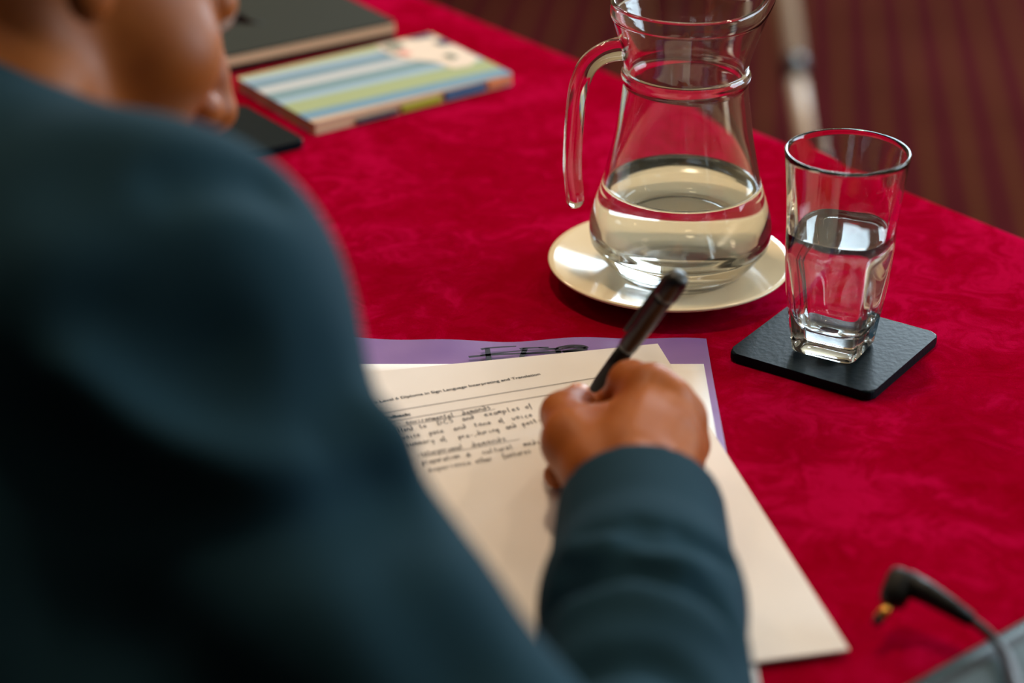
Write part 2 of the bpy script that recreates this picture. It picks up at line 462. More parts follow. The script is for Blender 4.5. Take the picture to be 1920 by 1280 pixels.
# the written form on top, turned a little
TR, BR = H(1233, 645, .004), H(1592, 1218, .004)
uy = (TR-BR); uy.z = 0; uy.normalize(); ux = Vector((uy.y, -uy.x, 0))
FORM_H = (TR-BR).length; FORM_W = FORM_H*0.707
TL = TR - ux*FORM_W
FZ = TZ+.0044
form = empty('written_form', (TL.x, TL.y, FZ))
tag(form, 'white printed feedback form covered in handwriting, under the writing hand', 'paper')
bm_obj('sheet', sheet_mesh(Vector((TL.x, TL.y, 0)), ux, uy, FORM_W, FORM_H, FZ, .0012, 24, 32), M_PAPER, form, False, True)
IZ = FZ+.00025
def on_form(px, py):
    p = H(px, py, IZ-TZ); p.z = IZ; return p
def crop(cx, cy): return on_form(660+cx/4.8, 680+cy/4.8)
def text(body, a, b, mat, bold=0.0, prefix='', cap=None):
    """set type so that `body` runs from a to b; `prefix` extends it to the left"""
    cu = bpy.data.curves.new('printed_text', 'FONT'); cu.body = body; cu.size = 1.0
    o = bpy.data.objects.new('printed_text', cu); C.objects.link(o)
    bpy.context.view_layer.update(); w0 = o.dimensions.x
    cu.body = prefix+body
    bpy.context.view_layer.update(); w1 = o.dimensions.x
    dg = bpy.context.evaluated_depsgraph_get()
    L = (b-a).length; s = L/w0; x = (b-a).normalized(); y = Vector((-x.y, x.x, 0))
    org = a - x*(w1-w0)*s
    cu.offset = bold
    bpy.context.view_layer.update()
    me = bpy.data.meshes.new_from_object(o.evaluated_get(bpy.context.evaluated_depsgraph_get()))
    sy = cap or s
    for v in me.vertices:
        p = org + x*v.co.x*s + y*v.co.y*sy; v.co = (p.x, p.y, IZ)
    bpy.data.objects.remove(o)
    me.materials.clear()
    return link_world('printed_text', me, mat, form)
text('ature Level 6 Diploma in Sign Language Interpreting and Translation', crop(112, 378), crop(1695, 108), M_INK, 0.012, 'Sign')
text('eral feedback:', crop(150, 520), crop(525, 470), M_INK, 0.035, 'Gen')
rb = bmesh.new()
for a, b in ((crop(-150, 518), crop(2350, 108)), (crop(-150, 608), crop(2350, 190))):
    ribbon(rb, [a, b], .0005, .0005, IZ)
me = bpy.data.meshes.new('ruled_line'); rb.to_mesh(me); rb.free(); link_world('ruled_line', me, M_RULE, form)
# handwriting, single-stroke letters (x 0..1, y 0..1 = x-height)
A = {
 'a': [[(.8, .9), (.4, 1), (.1, .5), (.35, 0), (.75, .4), (.8, .9), (.8, .2), (1, 0)]],
 'b': [[(.15, 1.9), (.12, 0)], [(.12, .5), (.5, .95), (.85, .5), (.5, 0), (.12, .1)]],
 'c': [[(.85, .85), (.45, 1), (.1, .5), (.45, 0), (.9, .15)]],
 'd': [[(.75, .5), (.35, .8), (.05, .35), (.4, 0), (.75, .3), (.8, 1.1), (.45, 1.8), (.3, 1.7)]],
 'e': [[(.1, .5), (.75, .6), (.5, 1), (.1, .55), (.4, 0), (.95, .2)]],
 'f': [[(.9, 1.7), (.55, 1.8), (.45, .8), (.4, -.7)], [(.1, .85), (.85, .95)]],
 'g': [[(.8, .9), (.35, 1), (.1, .5), (.4, .1), (.8, .8), (.7, -.5), (.3, -.8), (.1, -.5)]],
 'h': [[(.1, 1.9), (.1, 0)], [(.1, .6), (.5, 1), (.8, .7), (.85, 0)]],
 'i': [[(.4, 1), (.4, .1), (.7, 0)], [(.45, 1.4), (.5, 1.5)]],
 'k': [[(.1, 1.9), (.1, 0)], [(.8, 1), (.15, .45), (.85, 0)]],
 'l': [[(.4, 1.9), (.35, .2), (.7, 0)]],
 'm': [[(.05, 1), (.1, 0)], [(.1, .6), (.35, 1), (.5, .1)], [(.5, .6), (.75, 1), (.9, 0)]],
 'n': [[(.1, 1), (.1, 0)], [(.1, .6), (.5, 1), (.8, .7), (.85, 0)]],
 'o': [[(.5, 1), (.1, .5), (.5, 0), (.9, .5), (.5, 1), (.95, .95)]],
 'p': [[(.15, 1), (.1, -.9)], [(.12, .7), (.55, 1), (.85, .6), (.5, .1), (.12, .2)]],
 'r': [[(.15, 1), (.15, 0)], [(.15, .6), (.5, 1), (.85, .9)]],
 's': [[(.8, .9), (.35, 1), (.3, .65), (.7, .4), (.6, 0), (.1, .05)]],
 't': [[(.45, 1.6), (.4, .1), (.75, 0)], [(.1, 1.05), (.85, 1.1)]],
 'u': [[(.1, 1), (.15, .2), (.5, 0), (.8, .4), (.85, 1), (.85, .1), (1, 0)]],
 'v': [[(.05, 1), (.4, 0), (.9, 1)]],
 'w': [[(.05, 1), (.25, 0), (.5, .7), (.7, 0), (1, 1)]],
 'x': [[(.1, 1), (.85, 0)], [(.85, 1), (.1, 0)]],
 'y': [[(.1, 1), (.2, .4), (.6, .3), (.85, 1), (.7, -.5), (.3, -.8)]],
 'D': [[(.1, 1.7), (.1, 0)], [(.1, 1.7), (.8, 1.2), (.8, .4), (.1, 0)]],
 'C': [[(.9, 1.4), (.5, 1.6), (.1, .8), (.5, 0), (.95, .2)]],
 'S': [[(.8, 1.5), (.3, 1.6), (.25, 1), (.7, .7), (.6, 0), (.1, .1)]],
 '-': [[(.1, .55), (.9, .6)]], ',': [[(.5, .1), (.3, -.4)]], '&': [[(.9, 0), (.3, 1), (.5, 1.4), (.7, 1), (.1, .4), (.4, 0), (.9, .5)]],
 '.': [[(.3, .4), (.5, .6), (.35, .55)]], 'P': [[(.15, 1.7), (.1, 0)], [(.12, 1.6), (.7, 1.5), (.7, .9), (.12, .8)]],
}
hb = bmesh.new()
XH = .0026
def scrawl(word, a, b):
    a, b = crop(*a), crop(*b)
    x = (b-a); L = x.length; x.normalize(); y = Vector((-x.y, x.x, 0))
    adv = L/len(word)
    for i, ch in enumerate(word):
        for st in A.get(ch, []):
            pts = []
            jit = random.uniform(-.12, .12)
            for (u, v) in st:
                u2 = u*.82 + .12*v
                p = a + x*(adv*(i+u2)) + y*(XH*(v+jit+random.uniform(-.06, .06)))
                pts.append((p.x, p.y, IZ+.0001))
            sp = spline(pts, 4) if len(pts) > 2 else [Vector(p) for p in pts]
            ribbon(hb, [(p.x, p.y, IZ+.0001) for p in sp], .00046, .00038, IZ)
for word, a, b in (
        ('Preparing', (90, 612), (365, 566)), ('-', (425, 556), (455, 550)), ('environmental', (495, 552), (930, 482)), ('demands', (1000, 470), (1260, 412)),
        ('and', (262, 645), (352, 630)), ('attend', (400, 625), (560, 600)), ('to', (615, 592), (680, 578)), ('DCS', (775, 562), (932, 530)), ('and', (1000, 522), (1112, 500)), ('examples', (1195, 482), (1525, 420)), ('of', (1565, 412), (1632, 398)),
        ('voice', (470, 685), (625, 658)), ('pace', (700, 648), (836, 624)), ('and', (920, 608), (1040, 588)), ('tone', (1105, 578), (1265, 550)), ('of', (1330, 540), (1376, 530)), ('voice', (1445, 515), (1636, 480)),
        ('summary', (500, 750), (750, 712)), ('of', (805, 708), (860, 694)), ('pre-,during', (965, 684), (1335, 612)), ('and', (1395, 598), (1490, 576)), ('post-', (1540, 568), (1715, 524)),
        ('.interpersonal', (600, 842), (1012, 768)), ('demands', (1085, 756), (1402, 696)),
        ('preparation', (640, 912), (982, 852)), ('&', (1030, 846), (1086, 836)), ('cultural', (1180, 822), (1462, 768)), ('mediation', (1550, 750), (1900, 690)),
        ('experience', (700, 980), (1082, 908)), ('other', (1120, 904), (1275, 876)), ('features', (1360, 858), (1622, 806)), ('with', (1710, 786), (1870, 756))):
    scrawl(word, a, b)
for a, b in (((80, 630), (1290, 416)), ((640, 842), (1510, 686))):
    ribbon(hb, [crop(*a), crop((a[0]+b[0])/2, (a[1]+b[1])/2+6), crop(*b)], .0004, .0003, IZ)
me = bpy.data.meshes.new('handwriting'); hb.to_mesh(me); hb.free(); link_world('handwriting', me, M_PENINK, form)

# ------------------------------------------------------------------ coasters
def coaster(corner_px, label, size=None, h=.006):
    P = [H(px, py, h) for px, py in corner_px]
    P = [Vector((p.x, p.y)) for p in P]
    a, b, c = P                                     # a true square about the middle corner b
    u, v = (a-b), (c-b); s = size or (u.length+v.length)/2
    m = (u.normalized()+v.normalized()).normalized(); n = Vector((-m.y, m.x)); k = s*math.sqrt(.5)
    quad = [b, b+(m+n)*k, b+m*2*k, b+(m-n)*k]
    area = sum(quad[i].x*quad[(i+1) % 4].y-quad[(i+1) % 4].x*quad[i].y for i in range(4))
    if area < 0: quad.reverse()
    cen = sum(quad, Vector((0, 0)))/4
    bm = slab([q-cen for q in quad], 0.0, h, 0.006)
    edges = [ed for ed in bm.edges if abs(ed.verts[0].co.z-ed.verts[1].co.z) < 1e-6]
    bmesh.ops.bevel(bm, geom=edges, offset=.0014, segments=3, profile=0.5, affect='EDGES')
    o = bm_obj('coaster', bm, M_LEATHER); o.location = (cen.x, cen.y, TZ+.0003)
    tag(o, label, 'coaster', 'black leather coasters')
    return o, s
co1, cs = coaster([(1363, 656), (1633, 738), (1757, 626)], 'square black leather coaster under the tumbler of water')
co2, _ = coaster([(487, 284), (573, 262), (462, 196)], 'square black leather coaster partly hidden by the shoulder, in front of the striped notebook', cs)

# ------------------------------------------------------------------ saucer
SR = 0.0755
sc_c = H(1255, 488, .013)
saucer = bm_obj('saucer', lathe_bm([(0, .0052), (.028, .0050), (.032, .0054), (.045, .0078), (.060, .0110), (.0715, .0138), (.0750, .0145), (SR, .0138),
          (.0748, .0126), (.066, .0098), (.050, .0050), (.042, .0016), (.040, 0), (.037, 0), (.036, .0022), (0, .0022)], 128), M_CHINA, None, True)
saucer.location = (sc_c.x, sc_c.y, TZ+.0003)
tag(saucer, 'round cream china saucer under the water jug', 'saucer')

# ------------------------------------------------------------------ water jug
jb = H(1272, 508, .0055)
jxy = (jb.x, jb.y); JZ = TZ+.0056
jug = empty('water_jug', (jb.x, jb.y, JZ), math.radians(6))
tag(jug, 'clear glass water jug standing on the saucer, part full', 'jug')
def prof_px(rows):
    out = []
    for py, half in rows:
        z = height_at(jxy, py); Z = proj((jxy[0], jxy[1], TZ+z))[2]
        out.append((half*Z/F, z+TZ-JZ))
    return out
outer = prof_px([(424, 170.5), (398, 167.5), (345, 151), (300, 140), (250, 129.5), (200, 122.5), (165, 118.5), (152, 117.5), (143, 121.5), (134, 121.5), (126, 117.5), (110, 119), (80, 127), (50, 137), (32, 143.5), (26, 146.5), (12, 147), (3, 146)])
RM, ZM = outer[0]
lower = [(0, .0016), (.030, .0014), (.0335, 0.0), (.0365, .0006), (.0425, .006), (.0495, .0140), (.0545, .0210), (RM-.0006, ZM-.006)]
lower = [(r, min(z, ZM-.004)) for r, z in lower]
outer_all = lower + outer
rim_r, rim_z = outer_all[-1]
th = .0028
inner = []
for r, z in reversed(outer):
    inner.append((r-th, z))
inner[0] = (rim_r-th, rim_z)
inner = [(rim_r-.0005, rim_z+.0010), (rim_r-th/2, rim_z+.0014), (rim_r-th+.0004, rim_z+.0010)] + inner
ib = [(.0520-.0012, .0215), (.0465, .0150), (.039, .0100), (.028, .0085), (0, .0080)]
WATER_Z = height_at(jxy, 343) + TZ - JZ
def smooth_prof(pr, n=4):
    pts = spline([(r, 0, z) for r, z in pr], n)
    return [(max(0, p.x), p.z) for p in pts]
def spout(q, r, z, a):
    up = max(0, (z-outer[10][1])/(rim_z-outer[10][1]))
    g = math.exp(-(math.atan2(math.sin(a), math.cos(a))/0.34)**2)
    s = up**1.6*g
    side = math.exp(-((abs(math.atan2(math.sin(a), math.cos(a)))-0.75)/0.25)**2)*up**2
    k = 1 + .20*s/1.0 - .035*side
    return Vector((q.x*k, q.y*k, z + .022*s*up))
full = smooth_prof(outer_all, 4) + smooth_prof(inner, 4) + smooth_prof([inner[-1]]+ib, 4)[1:]
full[-1] = (0, .0080); full[0] = (0, .0016)
body = bm_obj('glass_body', lathe_bm(full, 144, spout), M_GLASS, jug, True)
inn = smooth_prof(inner, 4) + smooth_prof([inner[-1]]+ib, 4)[1:]
wp = [(r+.0004 if r > 0 else 0, z-.0002) for r, z in inn if z <= WATER_Z]
rw = np.interp(WATER_Z, [z for r, z in reversed(inn)], [r for r, z in reversed(inn)])
wp = [(0, WATER_Z), (rw-.004, WATER_Z), (rw-.0015, WATER_Z+.0003), (rw+.0004, WATER_Z+.0012)] + wp
wp[-1] = (0, wp[-1][1])
w_ = bm_obj('water', lathe_bm(wp, 144), M_WATER, jug, True); w_['label'] = 'clear still water'
# handle: open-ended, hooks down at the left
hpts, hr = [], []
MI = (Matrix.Translation(jug.location) @ Matrix.Rotation(math.radians(6), 4, 'Z')).inverted()
for px, py, r in ((1176, 92, .0070), (1158, 92, .0068), (1128, 102, .0062), (1103, 122, .0060), (1088, 155, .0058), (1080, 200, .0056), (1075, 260, .0055), (1073, 315, .0054), (1077, 360, .0053), (1079, 378, .0048), (1080, 385, .0034), (1080.5, 389, .0008)):
    d = Vector((-math.cos(math.radians(6)), -math.sin(math.radians(6)), 0))
    # point in the vertical plane through the jug's axis along d
    n = Vector((-d.y, d.x, 0)); o0 = Vector((0, 0, CAMZ)); ray = W(px, py, 1.0)-o0
    t = (Vector((jxy[0], jxy[1], 0))-o0).dot(n)/ray.dot(n)
    hpts.append(MI @ (o0+ray*t)); hr.append(r)
hp = spline(hpts, 6); hrr = [p.x for p in spline([(r, 0, 0) for r in hr], 6)]
bm_obj('handle', tube_bm(hp, hrr, 24, flat=1.15), M_GLASS, jug, True)

# ------------------------------------------------------------------ tumbler
gb = H(1562, 649, .0064)
gxy = (gb.x, gb.y); GZ = TZ+.0066
glass = empty('tumbler', (gb.x, gb.y, GZ))
tag(glass, 'clear square-based tumbler half full of water on the black coaster', 'glass')
gh = height_at(gxy, 282)+TZ-GZ
Zt = proj((gxy[0], gxy[1], GZ+gh))[2]; Zb = proj((gxy[0], gxy[1], GZ))[2]
RT = 118.5*Zt/F; HB = 88*Zb/F/1.34
rot = math.radians(15)
def sup(a, half, n):
    return half/((abs(math.cos(a))**n+abs(math.sin(a))**n)**(1/n))
def smooth01(x): x = max(0, min(1, x)); return x*x*(3-2*x)
KI = 1.6                                        # squareness of the inner wall
def section(z, off, nn=96):
    f = z/gh
    half = HB + (RT-HB)*(f**0.92) - off
    e = smooth01((f-.28)/.60)
    ring = []
    for k in range(nn):
        a = 2*math.pi*k/nn
        sq = sup(a, half*(1 - .045*(1-e)), 7.5); ci = half
        ring.append((a, sq*(1-e)+ci*e))
    return ring
def loft(levels, caps=(True, True), nn=96):
    bm = bmesh.new(); R = []
    for z, off, kind in levels:
        ring = []
        for a, r in section(max(0, min(gh, z)), off, nn):
            if kind != 1:                          # rounder inner sections
                half = HB + (RT-HB)*((max(0, z)/gh)**0.92) - off
                e = smooth01((z/gh-.28)/.60)
                r = sup(a, half*(1-.03*(1-e)), 2+kind*(1-e))
            aa = a + math.radians(-45) + rot - math.pi/4*0 
            ring.append(bm.verts.new((r*math.cos(aa), r*math.sin(aa), z)))
        R.append(ring)
    for p, q in zip(R, R[1:]):
        for k in range(nn): bm.faces.new((p[k], p[(k+1) % nn], q[(k+1) % nn], q[k]))
    if caps[0]: bm.faces.new(R[0][::-1])
    if caps[1]: bm.faces.new(R[-1])
    return bm
lv = [(0.0, .0018, 1), (.0008, .0006, 1), (.002, 0, 1)] + [(gh*f, 0, 1) for f in (.06, .12, .2, .3, .4, .5, .6, .7, .8, .86, .92, .97)] + [(gh-.0008, 0, 1), (gh, .0006, 1)]
iv = [(gh, .0014, KI), (gh-.0008, .0020, KI)] + [(gh*f, .0021+.0016*(1-f), KI) for f in (.97, .92, .86, .8, .7, .6, .5, .4, .3, .22, .18)]
base_in = .0135
iv += [(base_in+.005, .0046, KI), (base_in+.0016, .0068, KI), (base_in, .0105, KI), (base_in-.0004, HB*.8, KI)]
bm_obj('glass_body', loft(lv+iv), M_GLASS, glass, True)
wz = height_at(gxy, 432)+TZ-GZ
lw = [(z, off-.0003, k) for z, off, k in iv if z < wz-.002]
fw = wz/gh
lw = [(wz, .0021+.0016*(1-fw)+.004, KI), (wz+.0003, .0021+.0016*(1-fw)+.0012, KI), (wz+.0010, .0021+.0016*(1-fw)-.0003, KI)] + lw
w_ = bm_obj('water', loft(lw), M_WATER, glass, True); w_['label'] = 'clear still water'

# ------------------------------------------------------------------ notebooks
def M_stripes(name, origin, vdir, depth):
    t = NT(name)
    tc = t.n('TexCoord'); dp = t.n('VectorMath', operation='DOT_PRODUCT'); t.l(tc.outputs['Object'], dp.inputs[0]); dp.inputs[1].default_value = vdir
    mr = t.n('MapRange'); t.l(dp.outputs['Value'], mr.inputs['Value']); mr.inputs['From Min'].default_value = origin; mr.inputs['From Max'].default_value = origin+depth
    cols = [(0, rgb(176, 184, 140)), (.06, rgb(160, 184, 206)), (.14, rgb(110, 146, 168)), (.26, rgb(196, 200, 204)), (.38, rgb(118, 152, 164)), (.52, rgb(158, 186, 208)), (.60, rgb(164, 178, 132)), (.80, rgb(110, 152, 180)), (.93, rgb(206, 176, 150))]
    r = t.n('ValToRGB'); r.color_ramp.interpolation = 'CONSTANT'; e = r.color_ramp.elements
    while len(e) < len(cols): e.new(.5)
    for x, (p, c) in zip(e, cols): x.position = p; x.color = c
    t.l(mr.outputs['Result'], r.inputs['Fac']); t.l(r.outputs['Color'], t.b.inputs['Base Color'])
    t.set(Roughness=0.45); return t.m
def M_pages(name):
    t = NT(name); v = t.coord((1, 1, 900)); w = t.n('TexNoise', Scale=3.0); t.l(v, w.inputs['Vector'])
    t.l(t.ramp(w.outputs['Fac'], [(.35, rgb(206, 168, 126)), (.65, rgb(238, 210, 172))]), t.b.inputs['Base Color']); t.set(Roughness=0.8); return t.m
M_PG = M_pages('cream page edges')
def book(name, P, thick, cover_t, mat_cover, label, cat, back=None, inset=.0004):
    """P: four xy corners ccw; lies on the cloth"""
    cen = sum(P, Vector((0, 0)))/4
    root = empty(name, (cen.x, cen.y, TZ+.0003))
    Q = [p-cen for p in P]
    bt, bmat = back or (cover_t, mat_cover)
    bm_obj('back_cover', slab(Q, 0, bt, .003), bmat, root)
    k = [q*(1-inset/q.length*1.4) for q in Q]
    bm_obj('pages', slab(k, bt, thick-cover_t, .002), M_PG, root)
    bm_obj('front_cover', slab(Q, thick-cover_t, thick, .003), mat_cover, root)
    tag(root, label, cat)
    return root, Q
def v2(px, py, h): p = H(px, py, h); return Vector((p.x, p.y))
SB = .0095
a, b, c = v2(443, 146, SB), v2(588, 232, SB), v2(962, 138, SB)
d = a + (c-b)
nb_v = (b-a).normalized(); cen = (a+b+c+d)/4
m_st = M_stripes('striped cover', (a-cen).dot(nb_v), (nb_v.x, nb_v.y, 0), (b-a).length)
nb, NQ = book('striped_notebook', [a, b, c, d], SB, .0016, m_st, 'notebook with blue, grey and lime striped cover and index tabs', 'notebook')
nb_u = (c-b).normalized(); L_ = (c-b).length
# pale flower-like label patch over the right end of the cover, two printed spots on it
def patch(name, pts, z, mat, parent, lab=None):
    bm = bmesh.new(); vs = []
    for u, v in pts:
        p = NQ[0] + nb_u*(u*L_) + nb_v*(v*(b-a).length); vs.append((p.x, p.y))
    area = sum(vs[i][0]*vs[(i+1) % len(vs)][1]-vs[(i+1) % len(vs)][0]*vs[i][1] for i in range(len(vs)))
    if area < 0: vs.reverse()
    bm = slab([Vector(p) for p in vs], z, z+.0004)
    o = bm_obj(name, bm, mat, parent)
    if lab: o['label'] = lab
    return o
M_CREAM = plain('cream card', rgb(232, 214, 198), 0.6, 0.3, var=0.03); M_SPOT = plain('printed spot', rgb(120, 128, 116), 0.6, 0.3, var=0.2); M_ROSE = plain('printed rose spot', rgb(222, 150, 140), 0.6, 0.3)
M_NAVY = plain('navy ink', rgb(58, 74, 104), 0.6, 0.3)
lab_ = patch('cover_label', [(.70, .02), (.99, .02), (.99, .62), (.90, .72), (.82, .70), (.80, .52), (.73, .40), (.69, .22)], SB, M_CREAM, nb, 'cream printed label')
for pts, m in (([(.72, .06), (.80, .05), (.81, .14), (.74, .18), (.71, .12)], M_SPOT), ([(.72, .22), (.77, .2), (.78, .3), (.74, .32)], M_ROSE),
               ([(.87, .46), (.91, .44), (.92, .54), (.88, .56)], M_SPOT), ([(.86, .02), (.98, .02), (.98, .1), (.9, .08)], M_NAVY), ([(.93, .2), (.99, .18), (.99, .3), (.94, .28)], M_NAVY)):
    patch('printed_spot', pts, SB+.0005, m, lab_)
tabcols = [('navy', rgb(44, 52, 84)), ('lime', rgb(170, 176, 40)), ('blue', rgb(60, 104, 150)), ('orange', rgb(226, 142, 92))]
for (nm, colr), (u0, u1) in zip(tabcols, ((.20, .40), (.42, .62), (.64, .85), (.86, .985))):
    p0 = NQ[1] + nb_u*(u0*L_); p1 = NQ[1] + nb_u*(u1*L_)
    q = [p0-nb_v*.004, p1-nb_v*.004, p1+nb_v*.0022, p0+nb_v*.0022]
    ar = sum(q[i].x*q[(i+1) % 4].y-q[(i+1) % 4].x*q[i].y for i in range(4))
    if ar < 0: q.reverse()
    zt = {'navy': (.0015, .004), 'lime': (.0016, .006), 'blue': (.002, .0078), 'orange': (.0022, .0080)}[nm]
    o = bm_obj('index_tab', slab(q, zt[0], zt[1], .0015), plain(nm+' tab', colr, .5, .3), nb); o['label'] = nm + ' index tab'
DB = .0155
a2, b2 = v2(398, 110, DB), v2(742, 40, DB)
ud = (b2-a2).normalized(); vd = Vector((-ud.y, ud.x))
M_DARK = plain('dark green leatherette', rgb(42, 46, 40), 0.6, 0.15, var=0.06, scale=200)
a2 = b2 - ud*.215
dbk, _ = book('hardback_notebook', [a2, b2, b2+vd*.165, a2+vd*.165], DB, .0018, M_DARK, 'dark green hardback notebook with cream page edges, behind the striped notebook', 'notebook', (.0065, M_BLACKPLASTIC), inset=.0002)

# ------------------------------------------------------------------ pen
pt_tip, pt_top = H(1082, 778, .0046), W(1276, 516, 1.085)
pen = empty('pen', pt_tip); tag(pen, 'black ballpoint pen held in the writing hand', 'pen')
ax = pt_top-pt_tip; PL = ax.length; axn = ax.normalized()
PR = Matrix.Translation(pt_tip) @ axn.to_track_quat('Z', 'Y').to_matrix().to_4x4()
def pen_part(name, prof, mat):
    bm = lathe_bm(prof, 32); bm.transform(PR)
    return bm_obj(name, bm, mat, pen, True, True)
pen_part('nib', [(0, 0), (.0004, .0004), (.0011, .005), (.0013, .008), (0, .008)], M_GOLD)
pen_part('grip', [(0, .0075), (.0013, .0075), (.0034, .020), (.0042, .030), (.0045, .045), (.0045, .060), (0, .060)], M_RUBBER)
pen_part('barrel', [(0, .0595), (.0047, .0595), (.0051, .062), (.0053, .080), (.0055, PL-.02), (.0056, PL-.0165), (0, PL-.0165)], M_BLACKPLASTIC)
pen_part('end_cap', [(0, PL-.017), (.0058, PL-.017), (.0061, PL-.014), (.0061, PL-.005), (.0052, PL-.001), (.003, PL), (0, PL)], M_BLACKPLASTIC)
bm = bmesh.new(); add_box(bm, (-.0014, .0054, PL-.052), (.0014, .0072, PL-.006)); bevel(bm, .0005, 2); bm.transform(PR)
bm_obj('clip', bm, M_BLACKPLASTIC, pen, False, True)

# ------------------------------------------------------------------ seated person, grown from distance fields
class Field:
    def __init__(s, lo, hi, v):
        s.v = v; s.lo = np.array(lo, float)
        s.n = np.ceil((np.array(hi)-s.lo)/v).astype(int)+1
        s.ax = [(s.lo[i]+v*np.arange(s.n[i])).astype(np.float32) for i in range(3)]
        s.D = np.full(tuple(s.n), 1.0, np.float32)
    def loc(s, lo, hi):
        a = np.clip(np.floor((np.array(lo)-s.lo)/s.v).astype(int), 0, s.n); b = np.clip(np.ceil((np.array(hi)-s.lo)/s.v).astype(int)+1, 0, s.n)
        sl = tuple(slice(a[i], b[i]) for i in range(3))
        return sl, np.meshgrid(*[s.ax[i][sl[i]] for i in range(3)], indexing='ij', sparse=True)
    def blend(s, lo, hi, fn, k, cut=False):
        m = k+3*s.v
        sl, g = s.loc(np.array(lo)-m, np.array(hi)+m)
        d = fn(*g).astype(np.float32); a = s.D[sl]
        if d.size == 0: return
        if cut:
            h = np.clip(.5-.5*(a+d)/max(k, 1e-5), 0, 1); s.D[sl] = a*(1-h)-d*h+k*h*(1-h)
        else:
            h = np.clip(.5+.5*(a-d)/max(k, 1e-5), 0, 1); s.D[sl] = a*(1-h)+d*h-k*h*(1-h)
    def cone(s, a, b, r1, r2, k=.01, cut=False):
        a, b = np.array(a, float), np.array(b, float); r = max(r1, r2); ab = b-a; L = ab@ab+1e-12
        def fn(X, Y, Z):
            t = np.clip(((X-a[0])*ab[0]+(Y-a[1])*ab[1]+(Z-a[2])*ab[2])/L, 0, 1)
            return np.sqrt((X-a[0]-t*ab[0])**2+(Y-a[1]-t*ab[1])**2+(Z-a[2]-t*ab[2])**2)-(r1+(r2-r1)*t)
        s.blend(np.minimum(a, b)-r, np.maximum(a, b)+r, fn, k, cut)
    def chain(s, pts, rs, k=.006, cut=False):
        for i in range(len(pts)-1): s.cone(pts[i], pts[i+1], rs[i], rs[i+1], k, cut)
    def ell(s, c, r, R=None, k=.01, cut=False):
        c, r = np.array(c, float), np.array(r, float); R = np.eye(3) if R is None else np.array(R, float)
        m = float(max(r))
        def fn(X, Y, Z):
            x, y, z = X-c[0], Y-c[1], Z-c[2]
            q = [x*R[0, i]+y*R[1, i]+z*R[2, i] for i in range(3)]
            k0 = np.sqrt((q[0]/r[0])**2+(q[1]/r[1])**2+(q[2]/r[2])**2)
            k1 = np.sqrt((q[0]/r[0]**2)**2+(q[1]/r[1]**2)**2+(q[2]/r[2]**2)**2)+1e-9
            return k0*(k0-1)/k1
        s.blend(c-m, c+m, fn, k, cut)
    def crease(s, pts, w, a):                 # a > 0 sinks a valley, a < 0 raises a ridge
        P = np.array(pts, float); m = 2.6*w
        for i in range(len(P)-1):
            pass
        sl, g = s.loc(P.min(0)-m, P.max(0)+m); X, Y, Z = g
        best = None
        for p, q in zip(P, P[1:]):
            ab = q-p; L = ab@ab+1e-12
            t = np.clip(((X-p[0])*ab[0]+(Y-p[1])*ab[1]+(Z-p[2])*ab[2])/L, 0, 1)
            d = (X-p[0]-t*ab[0])**2+(Y-p[1]-t*ab[1])**2+(Z-p[2]-t*ab[2])**2
            best = d if best is None else np.minimum(best, d)
        if best is None or best.size == 0: return
        s.D[sl] += (a*np.exp(-best/w**2)).astype(np.float32)
    def hit(s, px, py, z0=.55, z1=1.3):       # where a sight line first meets the cloth
        o = np.array((0, 0, CAMZ)); d = np.array(W(px, py, 1.0))-o
        for t in np.arange(z0, z1, s.v*.5):
            p = o+d*t; i = np.round((p-s.lo)/s.v).astype(int)
            if (i < 0).any() or (i >= s.n).any(): continue
            if s.D[tuple(i)] < 0: return p
        return None
    def mesh(s, name):
        g = openvdb.FloatGrid(3*s.v); g.copyFromArray(np.clip(s.D, -3*s.v, 3*s.v))
        pts, quads = g.convertToQuads(0.0)
        pts = pts*s.v+s.lo
        me = bpy.data.meshes.new(name)
        a, b, c, d = (pts[quads[:, i]] for i in range(4))
        vol = np.einsum('ij,ij->i', a, np.cross(b, c)).sum()+np.einsum('ij,ij->i', a, np.cross(c, d)).sum()
        if vol < 0: quads = quads[:, ::-1]
        me.vertices.add(len(pts)); me.vertices.foreach_set('co', pts.astype(np.float32).ravel())
        nq = len(quads); me.loops.add(nq*4); me.loops.foreach_set('vertex_index', quads.astype(np.int32).ravel())
        me.polygons.add(nq); me.polygons.foreach_set('loop_start', np.arange(0, nq*4, 4, dtype=np.int32))
        me.update(calc_edges=True); me.validate()
        return me

V = lambda p: np.array(p, float)
n_, t_, z_ = V(TN), V(TT), V((0, 0, 1))
# ---- joints
S_R = V(W(235, 640, .79)); E_R = V(H(1125, 1760, .057)); W_R = V(H(1195, 915, .037))
NECK = V((-.270, .845, .970)); HIP = V((-.400, .735, .50))
S_L = NECK*2 - S_R + V((0, 0, -.02)) - n_*.0
S_L = NECK - (S_R-NECK)*.95; S_L[2] = .945
E_L = V((-.50, .92, .705)); W_L = V((-.315, .905, .640))
up = (NECK-HIP)/np.linalg.norm(NECK-HIP)
fw = n_-up*(n_@up); fw /= np.linalg.norm(fw); rt = np.cross(fw, up)
RT_ = np.column_stack([rt, fw, up])
def tors(x, y, h): return HIP+up*h+rt*x+fw*y
TL_ = np.linalg.norm(NECK-HIP)

